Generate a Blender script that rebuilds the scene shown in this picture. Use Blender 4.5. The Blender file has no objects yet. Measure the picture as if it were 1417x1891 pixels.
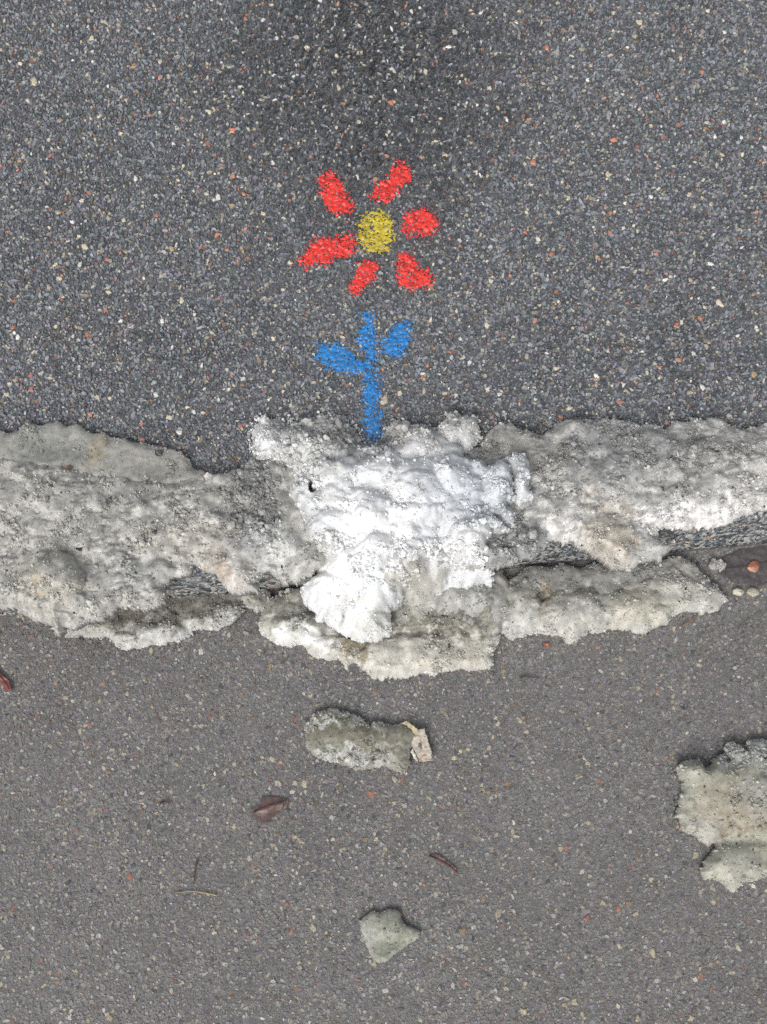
import bpy, math, random
import numpy as np
from mathutils import Vector

random.seed(7)
RNG = np.random.default_rng(11)
scn = bpy.context.scene
COL = scn.collection

# ------------------------------------------------------------------ camera
KH = 0.08                      # kerb height: the pavement lies this far above the gutter
TILT = math.radians(16.0)      # the camera leans this far forward from straight down
VFOV = math.radians(44.0)
HALF = 0.52
DIST = HALF / math.tan(VFOV / 2)
CAM = np.array([0.0, -DIST * math.sin(TILT), KH + DIST * math.cos(TILT)])
cam = bpy.data.cameras.new('camera')
cam.sensor_fit = 'VERTICAL'
cam.sensor_height = 24.0
cam.sensor_width = 18.0
cam.lens = 12.0 / math.tan(VFOV / 2)
cam.clip_start = 0.01
cam.clip_end = 400.0
camo = bpy.data.objects.new('camera', cam)
camo.location = CAM
camo.rotation_euler = (TILT, 0, 0)
COL.objects.link(camo)
scn.camera = camo

# ------------------------------------------------------------------ sky and sun (overcast)
SUN_EL, SUN_AZ = math.radians(48), math.radians(203)     # azimuth clockwise from +Y
world = bpy.data.worlds.new('World')
scn.world = world
world.use_nodes = True
wn = world.node_tree
bg = wn.nodes['Background']
sky = wn.nodes.new('ShaderNodeTexSky')
sky.sky_type = 'NISHITA'
sky.sun_disc = False
sky.sun_elevation = SUN_EL
sky.sun_rotation = SUN_AZ
sky.air_density = 1.2
sky.dust_density = 4.0
sky.ozone_density = 1.0
hs = wn.nodes.new('ShaderNodeHueSaturation')
hs.inputs['Saturation'].default_value = 0.25
wn.links.new(sky.outputs[0], hs.inputs['Color'])
wn.links.new(hs.outputs[0], bg.inputs['Color'])
bg.inputs['Strength'].default_value = 0.12
sun = bpy.data.lights.new('sun', 'SUN')
sun.energy = 1.5
sun.angle = math.radians(32)
sun.color = (1.0, 0.965, 0.92)
suno = bpy.data.objects.new('sun', sun)
sd = Vector((math.sin(SUN_AZ) * math.cos(SUN_EL), math.cos(SUN_AZ) * math.cos(SUN_EL), math.sin(SUN_EL)))
suno.rotation_euler = (-sd).to_track_quat('-Z', 'Y').to_euler()
suno.location = (0, 0, 6)
COL.objects.link(suno)
scn.view_settings.view_transform = 'Standard'
scn.view_settings.look = 'None'
scn.view_settings.exposure = 0.6
scn.view_settings.gamma = 1.0
scn.cycles.max_bounces = 6
scn.cycles.use_denoising = False
scn.cycles.denoiser = 'OPENIMAGEDENOISE'
scn.cycles.denoising_input_passes = 'RGB_ALBEDO_NORMAL'

# ------------------------------------------------------------------ picture point <-> place
PW, PH = 1417.0, 1891.0
TV = math.tan(VFOV / 2)
FW = np.array([0, math.sin(TILT), -math.cos(TILT)])
UP = np.array([0, math.cos(TILT), math.sin(TILT)])

def at(px, py, z=0.0):
    """the point of the horizontal plane at height z that the photograph shows at (px, py)"""
    px = np.asarray(px, float); py = np.asarray(py, float)
    sx = (px - PW / 2) / (PH / 2) * TV
    sy = (PH / 2 - py) / (PH / 2) * TV
    dx = sx
    dy = FW[1] + sy * UP[1]
    dz = FW[2] + sy * UP[2]
    t = (z - CAM[2]) / dz
    return CAM[0] + t * dx, CAM[1] + t * dy

def to_px(x, y, z):
    rx, ry, rz = x - CAM[0], y - CAM[1], z - CAM[2]
    w = ry * FW[1] + rz * FW[2]
    v = ry * UP[1] + rz * UP[2]
    return PW / 2 + rx / w / TV * (PH / 2), PH / 2 - v / w / TV * (PH / 2)

# ------------------------------------------------------------------ noise
def _h(ix, iy, seed):
    n = (ix.astype(np.int64) * 374761393 + iy.astype(np.int64) * 668265263 + seed * 1274126177) & 0xffffffff
    n = ((n ^ (n >> 13)) * 1274126177) & 0xffffffff
    n = ((n ^ (n >> 16)) * 2246822519) & 0xffffffff
    return ((n ^ (n >> 15)) & 0xffffff) / float(0xffffff)

def perlin(x, y, seed=0):
    ix, iy = np.floor(x), np.floor(y)
    fx, fy = x - ix, y - iy
    u, v = fx * fx * fx * (fx * (fx * 6 - 15) + 10), fy * fy * fy * (fy * (fy * 6 - 15) + 10)
    def g(ox, oy):
        a = _h(ix + ox, iy + oy, seed) * 2 * np.pi
        return np.cos(a) * (fx - ox) + np.sin(a) * (fy - oy)
    n0 = g(0, 0) * (1 - u) + g(1, 0) * u
    n1 = g(0, 1) * (1 - u) + g(1, 1) * u
    return (n0 * (1 - v) + n1 * v) * 1.5

def fbm(x, y, seed=0, octs=4, gain=0.5):
    s, a, f = 0.0, 1.0, 1.0
    for i in range(octs):
        s = s + a * perlin(x * f + 17.3 * i, y * f - 9.1 * i, seed + i)
        a *= gain; f *= 2.03
    return s

def worley(x, y, seed=0):
    ix, iy = np.floor(x), np.floor(y)
    d = np.full(x.shape, 9.0)
    for ox in (-1, 0, 1):
        for oy in (-1, 0, 1):
            cx, cy = ix + ox, iy + oy
            qx = cx + _h(cx, cy, seed); qy = cy + _h(cx, cy, seed + 51)
            d = np.minimum(d, (x - qx) ** 2 + (y - qy) ** 2)
    return np.sqrt(d)

def billow(x, y, seed=0):
    """round lumps with creases between them, about 0..1"""
    w = worley(x, y, seed)
    return 1 - np.clip(w, 0, 1.1) ** 2 / 1.2

def sstep(a, b, v):
    t = np.clip((v - a) / (b - a), 0, 1)
    return t * t * (3 - 2 * t)

def poly_sdf(px, py, poly):
    """signed distance (positive inside) to a closed polygon"""
    P = np.asarray(poly, float)
    Q = np.roll(P, -1, axis=0)
    d2 = np.full(px.shape, 1e12)
    inside = np.zeros(px.shape, bool)
    for (ax, ay), (bx, by) in zip(P, Q):
        ex, ey = bx - ax, by - ay
        wx, wy = px - ax, py - ay
        t = np.clip((wx * ex + wy * ey) / (ex * ex + ey * ey + 1e-9), 0, 1)
        d2 = np.minimum(d2, (wx - t * ex) ** 2 + (wy - t * ey) ** 2)
        if ay != by:
            c = ((ay > py) != (by > py)) & (px < ex * (py - ay) / ey + ax)
            inside ^= c
    return np.where(inside, 1, -1) * np.sqrt(d2)

def blob(px, py, b):
    cx, cy, rx, ry = b[:4]
    return ((px - cx) / rx) ** 2 + ((py - cy) / ry) ** 2

# ------------------------------------------------------------------ materials
def new_mat(name):
    m = bpy.data.materials.new(name)
    m.use_nodes = True
    nt = m.node_tree
    return m, nt, nt.nodes['Principled BSDF']

def N(nt, kind, **kw):
    n = nt.nodes.new(kind)
    for k, v in kw.items():
        if k in n.inputs:
            n.inputs[k].default_value = v
        else:
            setattr(n, k, v)
    return n

def noise(nt, scale, detail=4, rough=0.6, vec=None):
    n = N(nt, 'ShaderNodeTexNoise', Scale=scale, Detail=detail, Roughness=rough)
    if vec: nt.links.new(vec, n.inputs['Vector'])
    return n

def ramp(nt, fac, stops):
    r = nt.nodes.new('ShaderNodeValToRGB')
    el = r.color_ramp.elements
    while len(el) < len(stops): el.new(0.5)
    for e, (p, c) in zip(el, stops):
        e.position = p
        e.color = c if len(c) == 4 else (*c, 1)
    nt.links.new(fac, r.inputs[0])
    return r

def mixc(nt, a, b, fac, mode='MIX'):
    m = nt.nodes.new('ShaderNodeMix')
    m.data_type = 'RGBA'; m.blend_type = mode
    for sock, val in ((6, a), (7, b), (0, fac)):
        if hasattr(val, 'links'): nt.links.new(val, m.inputs[sock])
        else: m.inputs[sock].default_value = val
    return m.outputs[2]

def bump(nt, bsdf, height, strength, dist, prev=None):
    b = nt.nodes.new('ShaderNodeBump')
    b.inputs['Strength'].default_value = strength
    b.inputs['Distance'].default_value = dist
    nt.links.new(height, b.inputs['Height'])
    if prev: nt.links.new(prev, b.inputs['Normal'])
    if bsdf: nt.links.new(b.outputs[0], bsdf.inputs['Normal'])
    return b.outputs[0]

def pos(nt):
    g = nt.nodes.new('ShaderNodeNewGeometry')
    return g.outputs['Position']

def mat_asphalt(name, dark, light, rough):
    m, nt, b = new_mat(name)
    p = pos(nt)
    v = N(nt, 'ShaderNodeTexVoronoi', Scale=330.0)
    nt.links.new(p, v.inputs['Vector'])
    sep = nt.nodes.new('ShaderNodeSeparateColor')
    nt.links.new(v.outputs['Color'], sep.inputs[0])
    r = ramp(nt, sep.outputs[0], [(0, (*dark, 1)), (0.6, (*[(a + c) / 2 for a, c in zip(dark, light)], 1)),
                                  (0.93, (*light, 1)), (1.0, (0.45, 0.4, 0.32, 1))])
    nb = noise(nt, 9, 5, 0.6, p)
    rr = ramp(nt, nb.outputs[0], [(0.3, (0.75, 0.75, 0.75, 1)), (0.7, (1.15, 1.15, 1.15, 1))])
    nt.links.new(mixc(nt, r.outputs[0], rr.outputs[0], 1.0, 'MULTIPLY'), b.inputs['Base Color'])
    b.inputs['Roughness'].default_value = rough
    nf = noise(nt, 700, 3, 0.6, p)
    h = mixc(nt, v.outputs['Distance'], nf.outputs[0], 0.5)
    bump(nt, b, h, 0.8, 0.002)
    return m

def mat_vcol(name, rough=0.6, spec=0.4, fine=900, amp=0.2, bstr=0.4, bdist=0.001, sss=0.0, coat=0.0):
    """colour from the mesh's own 'tint' attribute, broken up by grain"""
    m, nt, b = new_mat(name)
    a = N(nt, 'ShaderNodeAttribute', attribute_name='tint')
    p = pos(nt)
    n1 = noise(nt, fine, 4, 0.65, p)
    r1 = ramp(nt, n1.outputs[0], [(0.25, (1 - amp,) * 3), (0.75, (1 + amp,) * 3)])
    c = mixc(nt, a.outputs['Color'], r1.outputs[0], 1.0, 'MULTIPLY')
    nt.links.new(c, b.inputs['Base Color'])
    b.inputs['Roughness'].default_value = rough
    b.inputs['Specular IOR Level'].default_value = spec
    if sss > 0:
        b.inputs['Subsurface Weight'].default_value = sss
        b.inputs['Subsurface Radius'].default_value = (1.0, 1.0, 1.05)
        b.inputs['Subsurface Scale'].default_value = 0.006
    if coat > 0:
        b.inputs['Coat Weight'].default_value = coat
        b.inputs['Coat Roughness'].default_value = 0.12
    n2 = noise(nt, fine * 0.55, 5, 0.7, p)
    bump(nt, b, n2.outputs[0], bstr, bdist)
    return m

def mat_obcol(name, rough=0.4, amp=0.25):
    m, nt, b = new_mat(name)
    o = nt.nodes.new('ShaderNodeObjectInfo')
    p = pos(nt)
    n1 = noise(nt, 500, 4, 0.6, p)
    r1 = ramp(nt, n1.outputs[0], [(0.25, (1 - amp,) * 3), (0.75, (1 + amp,) * 3)])
    nt.links.new(mixc(nt, o.outputs['Color'], r1.outputs[0], 1.0, 'MULTIPLY'), b.inputs['Base Color'])
    b.inputs['Roughness'].default_value = rough
    bump(nt, b, n1.outputs[0], 0.4, 0.0006)
    return m

def mat_granite():
    m, nt, b = new_mat('granite')
    p = pos(nt)
    mp = N(nt, 'ShaderNodeMapping')
    mp.inputs['Rotation'].default_value = (0, 0, -0.09)
    mp.inputs['Scale'].default_value = (1.0, 1.0, 1.0)
    nt.links.new(p, mp.inputs['Vector'])
    v = N(nt, 'ShaderNodeTexVoronoi', Scale=340.0)
    nt.links.new(mp.outputs[0], v.inputs['Vector'])
    sep = nt.nodes.new('ShaderNodeSeparateColor')
    nt.links.new(v.outputs['Color'], sep.inputs[0])
    r = ramp(nt, sep.outputs[0], [(0.0, (0.025, 0.03, 0.035)), (0.3, (0.07, 0.08, 0.095)), (0.55, (0.15, 0.165, 0.18)),
                                  (0.8, (0.30, 0.31, 0.30)), (0.93, (0.42, 0.39, 0.33)), (1.0, (0.36, 0.2, 0.13))])
    n1 = noise(nt, 420, 5, 0.7, mp.outputs[0])
    r1 = ramp(nt, n1.outputs[0], [(0.3, (0.55,) * 3), (0.7, (1.35,) * 3)])
    nt.links.new(mixc(nt, r.outputs[0], r1.outputs[0], 1.0, 'MULTIPLY'), b.inputs['Base Color'])
    b.inputs['Roughness'].default_value = 0.38
    bump(nt, b, n1.outputs[0], 0.6, 0.0015)
    return m

def mat_plain(name, col, rough=0.6, amp=0.3, scale=300, coat=0):
    m, nt, b = new_mat(name)
    p = pos(nt)
    n1 = noise(nt, scale, 5, 0.65, p)
    r1 = ramp(nt, n1.outputs[0], [(0.25, tuple(c * (1 - amp) for c in col)), (0.75, tuple(min(1, c * (1 + amp)) for c in col))])
    nt.links.new(r1.outputs[0], b.inputs['Base Color'])
    b.inputs['Roughness'].default_value = rough
    bump(nt, b, n1.outputs[0], 0.3, 0.0006)
    return m

def mat_water():
    m, nt, b = new_mat('meltwater')
    out = nt.nodes['Material Output']
    nt.nodes.remove(b)
    p = pos(nt)
    tr = N(nt, 'ShaderNodeBsdfTransparent'); tr.inputs[0].default_value = (0.93, 0.93, 0.91, 1)
    gl = N(nt, 'ShaderNodeBsdfGlossy'); gl.inputs['Roughness'].default_value = 0.03
    df = N(nt, 'ShaderNodeBsdfDiffuse'); df.inputs[0].default_value = (0.27, 0.262, 0.262, 1)
    fr = N(nt, 'ShaderNodeFresnel'); fr.inputs['IOR'].default_value = 1.33
    nz = noise(nt, 18, 2, 0.4, p)
    nrm = bump(nt, None, nz.outputs[0], 0.08, 0.004)
    nt.links.new(nrm, gl.inputs['Normal']); nt.links.new(nrm, fr.inputs['Normal'])
    silt = noise(nt, 7, 4, 0.6, p)
    sr = ramp(nt, silt.outputs[0], [(0.3, (0.04,) * 3), (0.7, (0.14,) * 3)])
    m1 = nt.nodes.new('ShaderNodeMixShader')
    nt.links.new(sr.outputs[0], m1.inputs[0]); nt.links.new(tr.outputs[0], m1.inputs[1]); nt.links.new(df.outputs[0], m1.inputs[2])
    m2 = nt.nodes.new('ShaderNodeMixShader')
    nt.links.new(fr.outputs[0], m2.inputs[0]); nt.links.new(m1.outputs[0], m2.inputs[1]); nt.links.new(gl.outputs[0], m2.inputs[2])
    nt.links.new(m2.outputs[0], out.inputs['Surface'])
    return m

M_PAVE = mat_asphalt('damp_asphalt', (0.04, 0.042, 0.047), (0.13, 0.136, 0.145), 0.45)
M_ROAD = mat_asphalt('road_asphalt', (0.16, 0.155, 0.16), (0.27, 0.262, 0.27), 0.5)
M_STONE = mat_vcol('aggregate_stone', 0.3, 0.5, 900, 0.25, 0.3, 0.0005)
M_CHIP = mat_obcol('stone_chip')
M_SNOW = mat_vcol('snow', 0.55, 0.35, 1100, 0.08, 0.4, 0.0008, sss=0.2)
M_CRUST = mat_vcol('dirty_snow', 0.4, 0.5, 800, 0.20, 0.45, 0.0010, sss=0.3)
M_ICE = mat_vcol('icy_snow', 0.5, 0.4, 700, 0.14, 0.35, 0.0006, sss=0.3)
M_PAINT = mat_vcol('spray_paint', 0.42, 0.5, 800, 0.14, 0.3, 0.0005)
M_GRAN = mat_granite()
M_WATER = mat_water()

# ------------------------------------------------------------------ mesh helpers
def link(o, parent=None):
    COL.objects.link(o)
    if parent is not None: o.parent = parent
    return o

def tag(o, label=None, cat=None, group=None, kind=None):
    if label: o['label'] = label
    if cat: o['category'] = cat
    if group: o['group'] = group
    if kind: o['kind'] = kind
    return o

def empty(name, loc=(0, 0, 0)):
    o = bpy.data.objects.new(name, None)
    o.empty_display_size = 0.02
    o.location = loc
    return link(o)

def fast_mesh(name, V, loops, lens, tint=None, smooth=True):
    """mesh from numpy arrays: V (n,3), loops flat indices, lens corners per face"""
    me = bpy.data.meshes.new(name)
    V = np.ascontiguousarray(V, np.float32)
    loops = np.ascontiguousarray(loops, np.int32)
    lens = np.ascontiguousarray(lens, np.int32)
    me.vertices.add(len(V)); me.vertices.foreach_set('co', V.ravel())
    me.loops.add(len(loops)); me.loops.foreach_set('vertex_index', loops)
    me.polygons.add(len(lens))
    st = np.zeros(len(lens), np.int32); st[1:] = np.cumsum(lens)[:-1]
    me.polygons.foreach_set('loop_start', st)
    me.update(calc_edges=True)
    me.polygons.foreach_set('use_smooth', np.full(len(lens), smooth, bool))
    if tint is not None:
        a = me.attributes.new('tint', 'FLOAT_COLOR', 'POINT')
        c = np.ones((len(V), 4), np.float32); c[:, :3] = tint
        a.data.foreach_set('color', c.ravel())
    return me

def mesh_obj(name, me, mat, parent=None):
    o = bpy.data.objects.new(name, me)
    if mat: me.materials.append(mat)
    return link(o, parent)

def hf_mesh(name, X, Y, Z, mask, zb, tint=None, bottom=False):
    """solid height field: grid cells inside mask, sides down to zb, closed underneath if asked"""
    cell = mask[:-1, :-1] & mask[1:, :-1] & mask[:-1, 1:] & mask[1:, 1:]
    H, W = mask.shape
    idx = np.arange(H * W).reshape(H, W)
    q = np.stack([idx[:-1, :-1], idx[:-1, 1:], idx[1:, 1:], idx[1:, :-1]], -1)[cell]
    zb = np.broadcast_to(zb, X.shape)
    # boundary edges, oriented so that the side faces look outward
    pad = np.zeros((H + 1, W + 1), bool); pad[1:H, 1:W] = cell
    E = []
    c = cell
    up = ~pad[0:H - 1, 1:W]; dn = ~pad[2:H + 1, 1:W]; lf = ~pad[1:H, 0:W - 1]; rt = ~pad[1:H, 2:W + 1]
    for cond, a, b in ((c & up, idx[:-1, :-1], idx[:-1, 1:]), (c & rt, idx[:-1, 1:], idx[1:, 1:]),
                       (c & dn, idx[1:, 1:], idx[1:, :-1]), (c & lf, idx[1:, :-1], idx[:-1, :-1])):
        E.append(np.stack([a[cond], b[cond]], -1))
    E = np.concatenate(E)
    n = H * W
    side = np.stack([E[:, 1], E[:, 0], E[:, 0] + n, E[:, 1] + n], -1)
    faces = [q, side]
    if bottom is not False:
        faces.append((q if bottom is True else q[np.broadcast_to(bottom, X.shape)[:-1, :-1][cell]])[:, ::-1] + n)
    F = np.concatenate(faces)
    P = np.concatenate([np.stack([X.ravel(), Y.ravel(), Z.ravel()], -1), np.stack([X.ravel(), Y.ravel(), np.minimum(zb, Z).ravel()], -1)])
    used = np.zeros(2 * n, bool); used[F.ravel()] = True
    remap = np.cumsum(used) - 1
    F = remap[F]
    T = None
    if tint is not None:
        t = tint.reshape(-1, 3); T = np.concatenate([t, t])[used]
    return fast_mesh(name, P[used], F.ravel(), np.full(len(F), 4), T)

def grid(poly, zp, step, pad=6):
    """world grid that covers a picture polygon laid on the plane zp"""
    P = np.asarray(poly, float)
    x, y = at(P[:, 0], P[:, 1], zp)
    m = pad * 0.00055
    gx = np.arange(x.min() - m, x.max() + m, step); gy = np.arange(y.min() - m, y.max() + m, step)
    return np.meshgrid(gx, gy)

def tube(name, pts, radii, mat, parent=None, seg=7, tint=None):
    V, L = [], []
    pts = [Vector(p) for p in pts]
    n = len(pts)
    for i, p in enumerate(pts):
        d = (pts[min(i + 1, n - 1)] - pts[max(i - 1, 0)]).normalized()
        a = d.cross(Vector((0, 0, 1)))
        a = a.normalized() if a.length > 1e-6 else Vector((1, 0, 0))
        b = a.cross(d)
        for k in range(seg):
            t = 2 * math.pi * k / seg
            V.append(p + (a * math.cos(t) + b * math.sin(t)) * radii[i])
    for i in range(n - 1):
        for k in range(seg):
            k2 = (k + 1) % seg
            L.append((i * seg + k, i * seg + k2, (i + 1) * seg + k2, (i + 1) * seg + k))
    L.append(tuple(range(seg))); L.append(tuple((n - 1) * seg + k for k in reversed(range(seg))))
    me = bpy.data.meshes.new(name)
    me.from_pydata([tuple(v) for v in V], [], L)
    for p in me.polygons: p.use_smooth = True
    return mesh_obj(name, me, mat, parent)

# ------------------------------------------------------------------ setting: road, kerb, pavement
K0 = np.array(at(0, 1140, 0.0)); K1 = np.array(at(1417, 1004, 0.0))
KD = (K1 - K0) / np.linalg.norm(K1 - K0)          # along the kerb
KN = np.array([KD[1], -KD[0]])                     # from the kerb out into the road
if KN[1] > 0: KN = -KN
KW = 0.082

def kdist(x, y):
    """distance in front of the foot of the kerb (positive on the road)"""
    return (x - K0[0]) * KN[0] + (y - K0[1]) * KN[1]

def kalong(x, y):
    return (x - K0[0]) * KD[0] + (y - K0[1]) * KD[1]

def kpoint(s, d):
    return K0[0] + KD[0] * s + KN[0] * d, K0[1] + KD[1] * s + KN[1] * d

FALL = 0.009
WATER_Z = 0.0052
def road_z(x, y):
    return np.maximum(kdist(x, y), 0) * FALL

def sheet(name, rows, mat, s0=-25, s1=25):
    V, F = [], []
    for d, z in rows:
        for s in (s0, s1):
            x, y = kpoint(s, d); V.append((x, y, z))
    for i in range(len(rows) - 1):
        F.append((2 * i, 2 * i + 1, 2 * i + 3, 2 * i + 2))
    me = bpy.data.meshes.new(name); me.from_pydata(V, [], F); me.update()
    if me.polygons[0].normal.z < 0: me.flip_normals()
    return mesh_obj(name, me, mat)

pavement = tag(sheet('pavement', [(-KW - 0.012 + 0.002, KH - 0.0013), (-25, KH - 0.0013)], M_PAVE), kind='structure')
road = tag(sheet('road', [(-0.05, -0.001), (0.0, -0.001), (25, 25 * FALL - 0.001)], M_ROAD), kind='structure')
water = tag(sheet('meltwater', [(-0.004, WATER_Z), (0.75, WATER_Z)], M_WATER, -4, 4), kind='structure')

kerb = tag(empty('kerb', (*kpoint(0, 0), 0)), kind='structure')
def kerb_stone(s0, s1, seed):
    # profile from the foot of the face over the rounded arris to the back
    prof = [(0.0, -0.05), (0.0, 0.0)]
    for z in np.linspace(0.006, 0.062, 9): prof.append((-0.010 * z / 0.062, z))
    for a in np.linspace(0.15, 1, 6): prof.append((-0.010 - 0.018 * (1 - math.cos(a * math.pi / 2)), 0.062 + 0.018 * math.sin(a * math.pi / 2)))
    for d in np.linspace(-0.035, -KW - 0.010, 10): prof.append((d, KH))
    prof.append((-KW - 0.010, -0.05))
    pr = np.array(prof)
    near = abs((s0 + s1) / 2 - 0.4) < 1.0
    S = np.linspace(s0 + 0.002, s1 - 0.002, 220 if near else 12)
    s, k = np.meshgrid(S, np.arange(len(pr)), indexing='ij')
    d = pr[k, 0]; z = pr[k, 1].copy()
    rough = fbm(s * 60, (d - z) * 60 + seed * 7, seed, 4) * 0.0016 + fbm(s * 9, (d - z) * 9, seed + 9, 2) * 0.002
    end = np.minimum(s - s0, s1 - s)
    ch = np.clip(1 - end / 0.008, 0, 1) ** 2 * 0.004
    d2 = d + (rough - ch) * (z > 0.001) * (d > -0.05)
    z2 = z + (rough * 0.6 - ch) * (z > 0.07)
    x, y = kpoint(s, d2)
    n, m = s.shape
    idx = np.arange(n * m).reshape(n, m)
    q = np.stack([idx[:-1, :-1], idx[1:, :-1], idx[1:, 1:], idx[:-1, 1:]], -1).reshape(-1, 4)
    loops = list(q.ravel()); lens = [4] * len(q)
    loops += list(idx[0, :]) + list(idx[-1, ::-1]); lens += [m, m]
    V = np.stack([x.ravel() - kerb.location.x, y.ravel() - kerb.location.y, z2.ravel()], -1)
    mesh_obj('kerb_stone', fast_mesh('kerb_stone', V, loops, lens), M_GRAN, kerb)
for i, s in enumerate(np.arange(-3.55, 4.4, 1.0)):
    kerb_stone(s, s + 1.0, 3 + i)

# ------------------------------------------------------------------ aggregate: stones set in the asphalt
def stone_colours(n, kind):
    u = RNG.random(n); v = RNG.random((n, 1)); j = 1 + 0.06 * RNG.standard_normal((n, 3))
    if kind == 'pave':
        c = np.array([0.142, 0.149, 0.164]) * (0.45 + 1.1 * v ** 1.3)
    else:
        c = np.array([0.262, 0.251, 0.266]) * (0.72 + 0.58 * v ** 1.3)
    c = c * j
    def put(lo, hi, rgb, s0=0.6):
        m = (u >= lo) & (u < hi)
        c[m] = np.array(rgb) * (s0 + (1.15 - s0) * v[m]) * (0.8 if kind == 'pave' else 1.05)
    g = 1.15 if kind == 'pave' else 1.5
    put(0.00, 0.028 * g, (0.52, 0.47, 0.36))
    put(0.04, 0.04 + (0.011 if kind == 'pave' else 0.006) * g, (0.42, 0.20, 0.13))
    put(0.07, 0.07 + 0.05 * g, (0.27, 0.27, 0.26))
    put(0.13, 0.13 + 0.010 * g, (0.60, 0.60, 0.56))
    put(0.15, 0.15 + 0.03 * g, (0.20, 0.155, 0.115))
    put(0.20, 0.20 + 0.05, (0.10, 0.12, 0.13))
    return np.clip(c, 0.006, 0.75)

def stones(x, y, r, zt, cols, drop, zbase, tp=0.74):
    """prism-like stones with bevelled tops: one mesh"""
    n = len(x); k = 6
    ang = RNG.random((n, 1)) * 6.28 + (np.arange(k) + 0.35 * RNG.standard_normal((n, k)) * 0.5) / k * 2 * np.pi
    el = 1 + 0.28 * RNG.standard_normal((n, 1)); el = np.clip(el, 0.6, 1.6)
    rot = RNG.random((n, 1)) * np.pi
    rad = r[:, None] * (1 + 0.16 * RNG.standard_normal((n, k)))
    ux, uy = np.cos(ang) * rad * el, np.sin(ang) * rad / el
    bx, by = ux * np.cos(rot) - uy * np.sin(rot), ux * np.sin(rot) + uy * np.cos(rot)
    tx, ty = RNG.standard_normal((2, n, 1)) * 0.16
    zt2 = zt[:, None] + (bx * tx + by * ty)
    V = np.empty((n, 2 * k, 3), np.float32)
    V[:, :k, 0] = x[:, None] + bx; V[:, :k, 1] = y[:, None] + by; V[:, :k, 2] = (zbase - drop)[:, None]
    V[:, k:, 0] = x[:, None] + bx * tp; V[:, k:, 1] = y[:, None] + by * tp; V[:, k:, 2] = zbase[:, None] + zt2
    i = np.arange(k); j = (i + 1) % k
    side = np.stack([i, j, j + k, i + k], -1)
    base = (np.arange(n) * 2 * k)[:, None, None]
    loops = np.concatenate([(side[None] + base).reshape(n, -1), (np.arange(k, 2 * k)[None] + base[:, 0])], 1).ravel()
    lens = np.tile(np.array([4] * k + [k]), n)
    return V.reshape(-1, 3), loops, lens, np.repeat(cols, 2 * k, axis=0)

def scatter(s0, s1, d0, d1, pitch):
    gs = np.arange(s0, s1, pitch); gd = np.arange(d0, d1, pitch)
    S, D = np.meshgrid(gs, gd)
    S = S + (np.arange(len(gd)) % 2)[:, None] * pitch * 0.5
    S = (S + RNG.uniform(-0.42, 0.42, S.shape) * pitch).ravel(); D = (D + RNG.uniform(-0.42, 0.42, D.shape) * pitch).ravel()
    return S, D

def aggregate(kind, parent, d0, d1, pitch):
    S, D = scatter(-0.12, 0.93, d0, d1, pitch)
    x, y = kpoint(S, D)
    px, py = to_px(x, y, KH if kind == 'pave' else 0.0)
    keep = (px > -110) & (px < PW + 110) & (py > -110) & (py < PH + 110)
    x, y, px, py = x[keep], y[keep], px[keep], py[keep]
    n = len(x)
    r = np.clip(RNG.lognormal(math.log(0.00155), 0.33, n), 0.0007, 0.0034)
    zb = np.full(n, KH) if kind == 'pave' else road_z(x, y)
    cols = stone_colours(n, kind)
    if kind == 'pave':
        # a dark reflection painted into the stone colours mid-pavement; stones there stand more unevenly
        dark_refl = np.clip(1.5 - blob(px + 60 * fbm(x * 9, y * 9, 77, 3), py + 60 * fbm(x * 9, y * 9, 78, 3), (690, 90, 290, 380)) , 0, 1.5) / 1.5
        zt = RNG.normal(0.0, 1.0, n) * (0.00030 + 0.00055 * dark_refl) - 0.0001 + fbm(x * 14, y * 14, 5, 3) * 0.0003
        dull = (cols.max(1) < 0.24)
        cols[dull] *= (1 - 0.62 * dark_refl[dull])[:, None]
    else:
        zt = RNG.normal(-0.0002, 0.00022, n)
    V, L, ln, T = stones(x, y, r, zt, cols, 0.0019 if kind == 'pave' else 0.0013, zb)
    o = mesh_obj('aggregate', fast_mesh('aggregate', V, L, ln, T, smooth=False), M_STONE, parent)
    tag(o, kind='stuff')
    return x, y, r, zt

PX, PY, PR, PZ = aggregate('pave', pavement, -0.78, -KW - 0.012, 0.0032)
aggregate('road', road, 0.006, 0.62, 0.0033)

# larger pale and reddish chips that stand out one by one
def chip_mesh(seed):
    rg = np.random.default_rng(seed)
    k = 8
    a = (np.arange(k) + rg.uniform(-0.3, 0.3, k)) / k * 2 * np.pi
    rad = 1 + 0.2 * rg.standard_normal(k)
    el = rg.uniform(0.75, 1.3)
    ring = np.stack([np.cos(a) * rad * el, np.sin(a) * rad / el], -1)
    V = [(p[0], p[1], -1.2) for p in ring] + [(p[0] * 0.97, p[1] * 0.97, 0.05) for p in ring] + [(p[0] * 0.6, p[1] * 0.6, 0.32 + 0.06 * rg.standard_normal()) for p in ring]
    F = []
    for b in (0, k):
        for i in range(k):
            F.append((b + i, b + (i + 1) % k, b + k + (i + 1) % k, b + k + i))
    F.append(tuple(range(2 * k, 3 * k)))
    me = bpy.data.meshes.new('stone_chip'); me.from_pydata(V, [], F); me.materials.append(M_CHIP)
    return me
CHIPS = [chip_mesh(100 + i) for i in range(9)]
CREAM, PINK, GREY, WHITE, TAN = (0.55, 0.49, 0.37), (0.46, 0.19, 0.12), (0.3, 0.31, 0.3), (0.62, 0.62, 0.58), (0.36, 0.26, 0.16)
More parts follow.
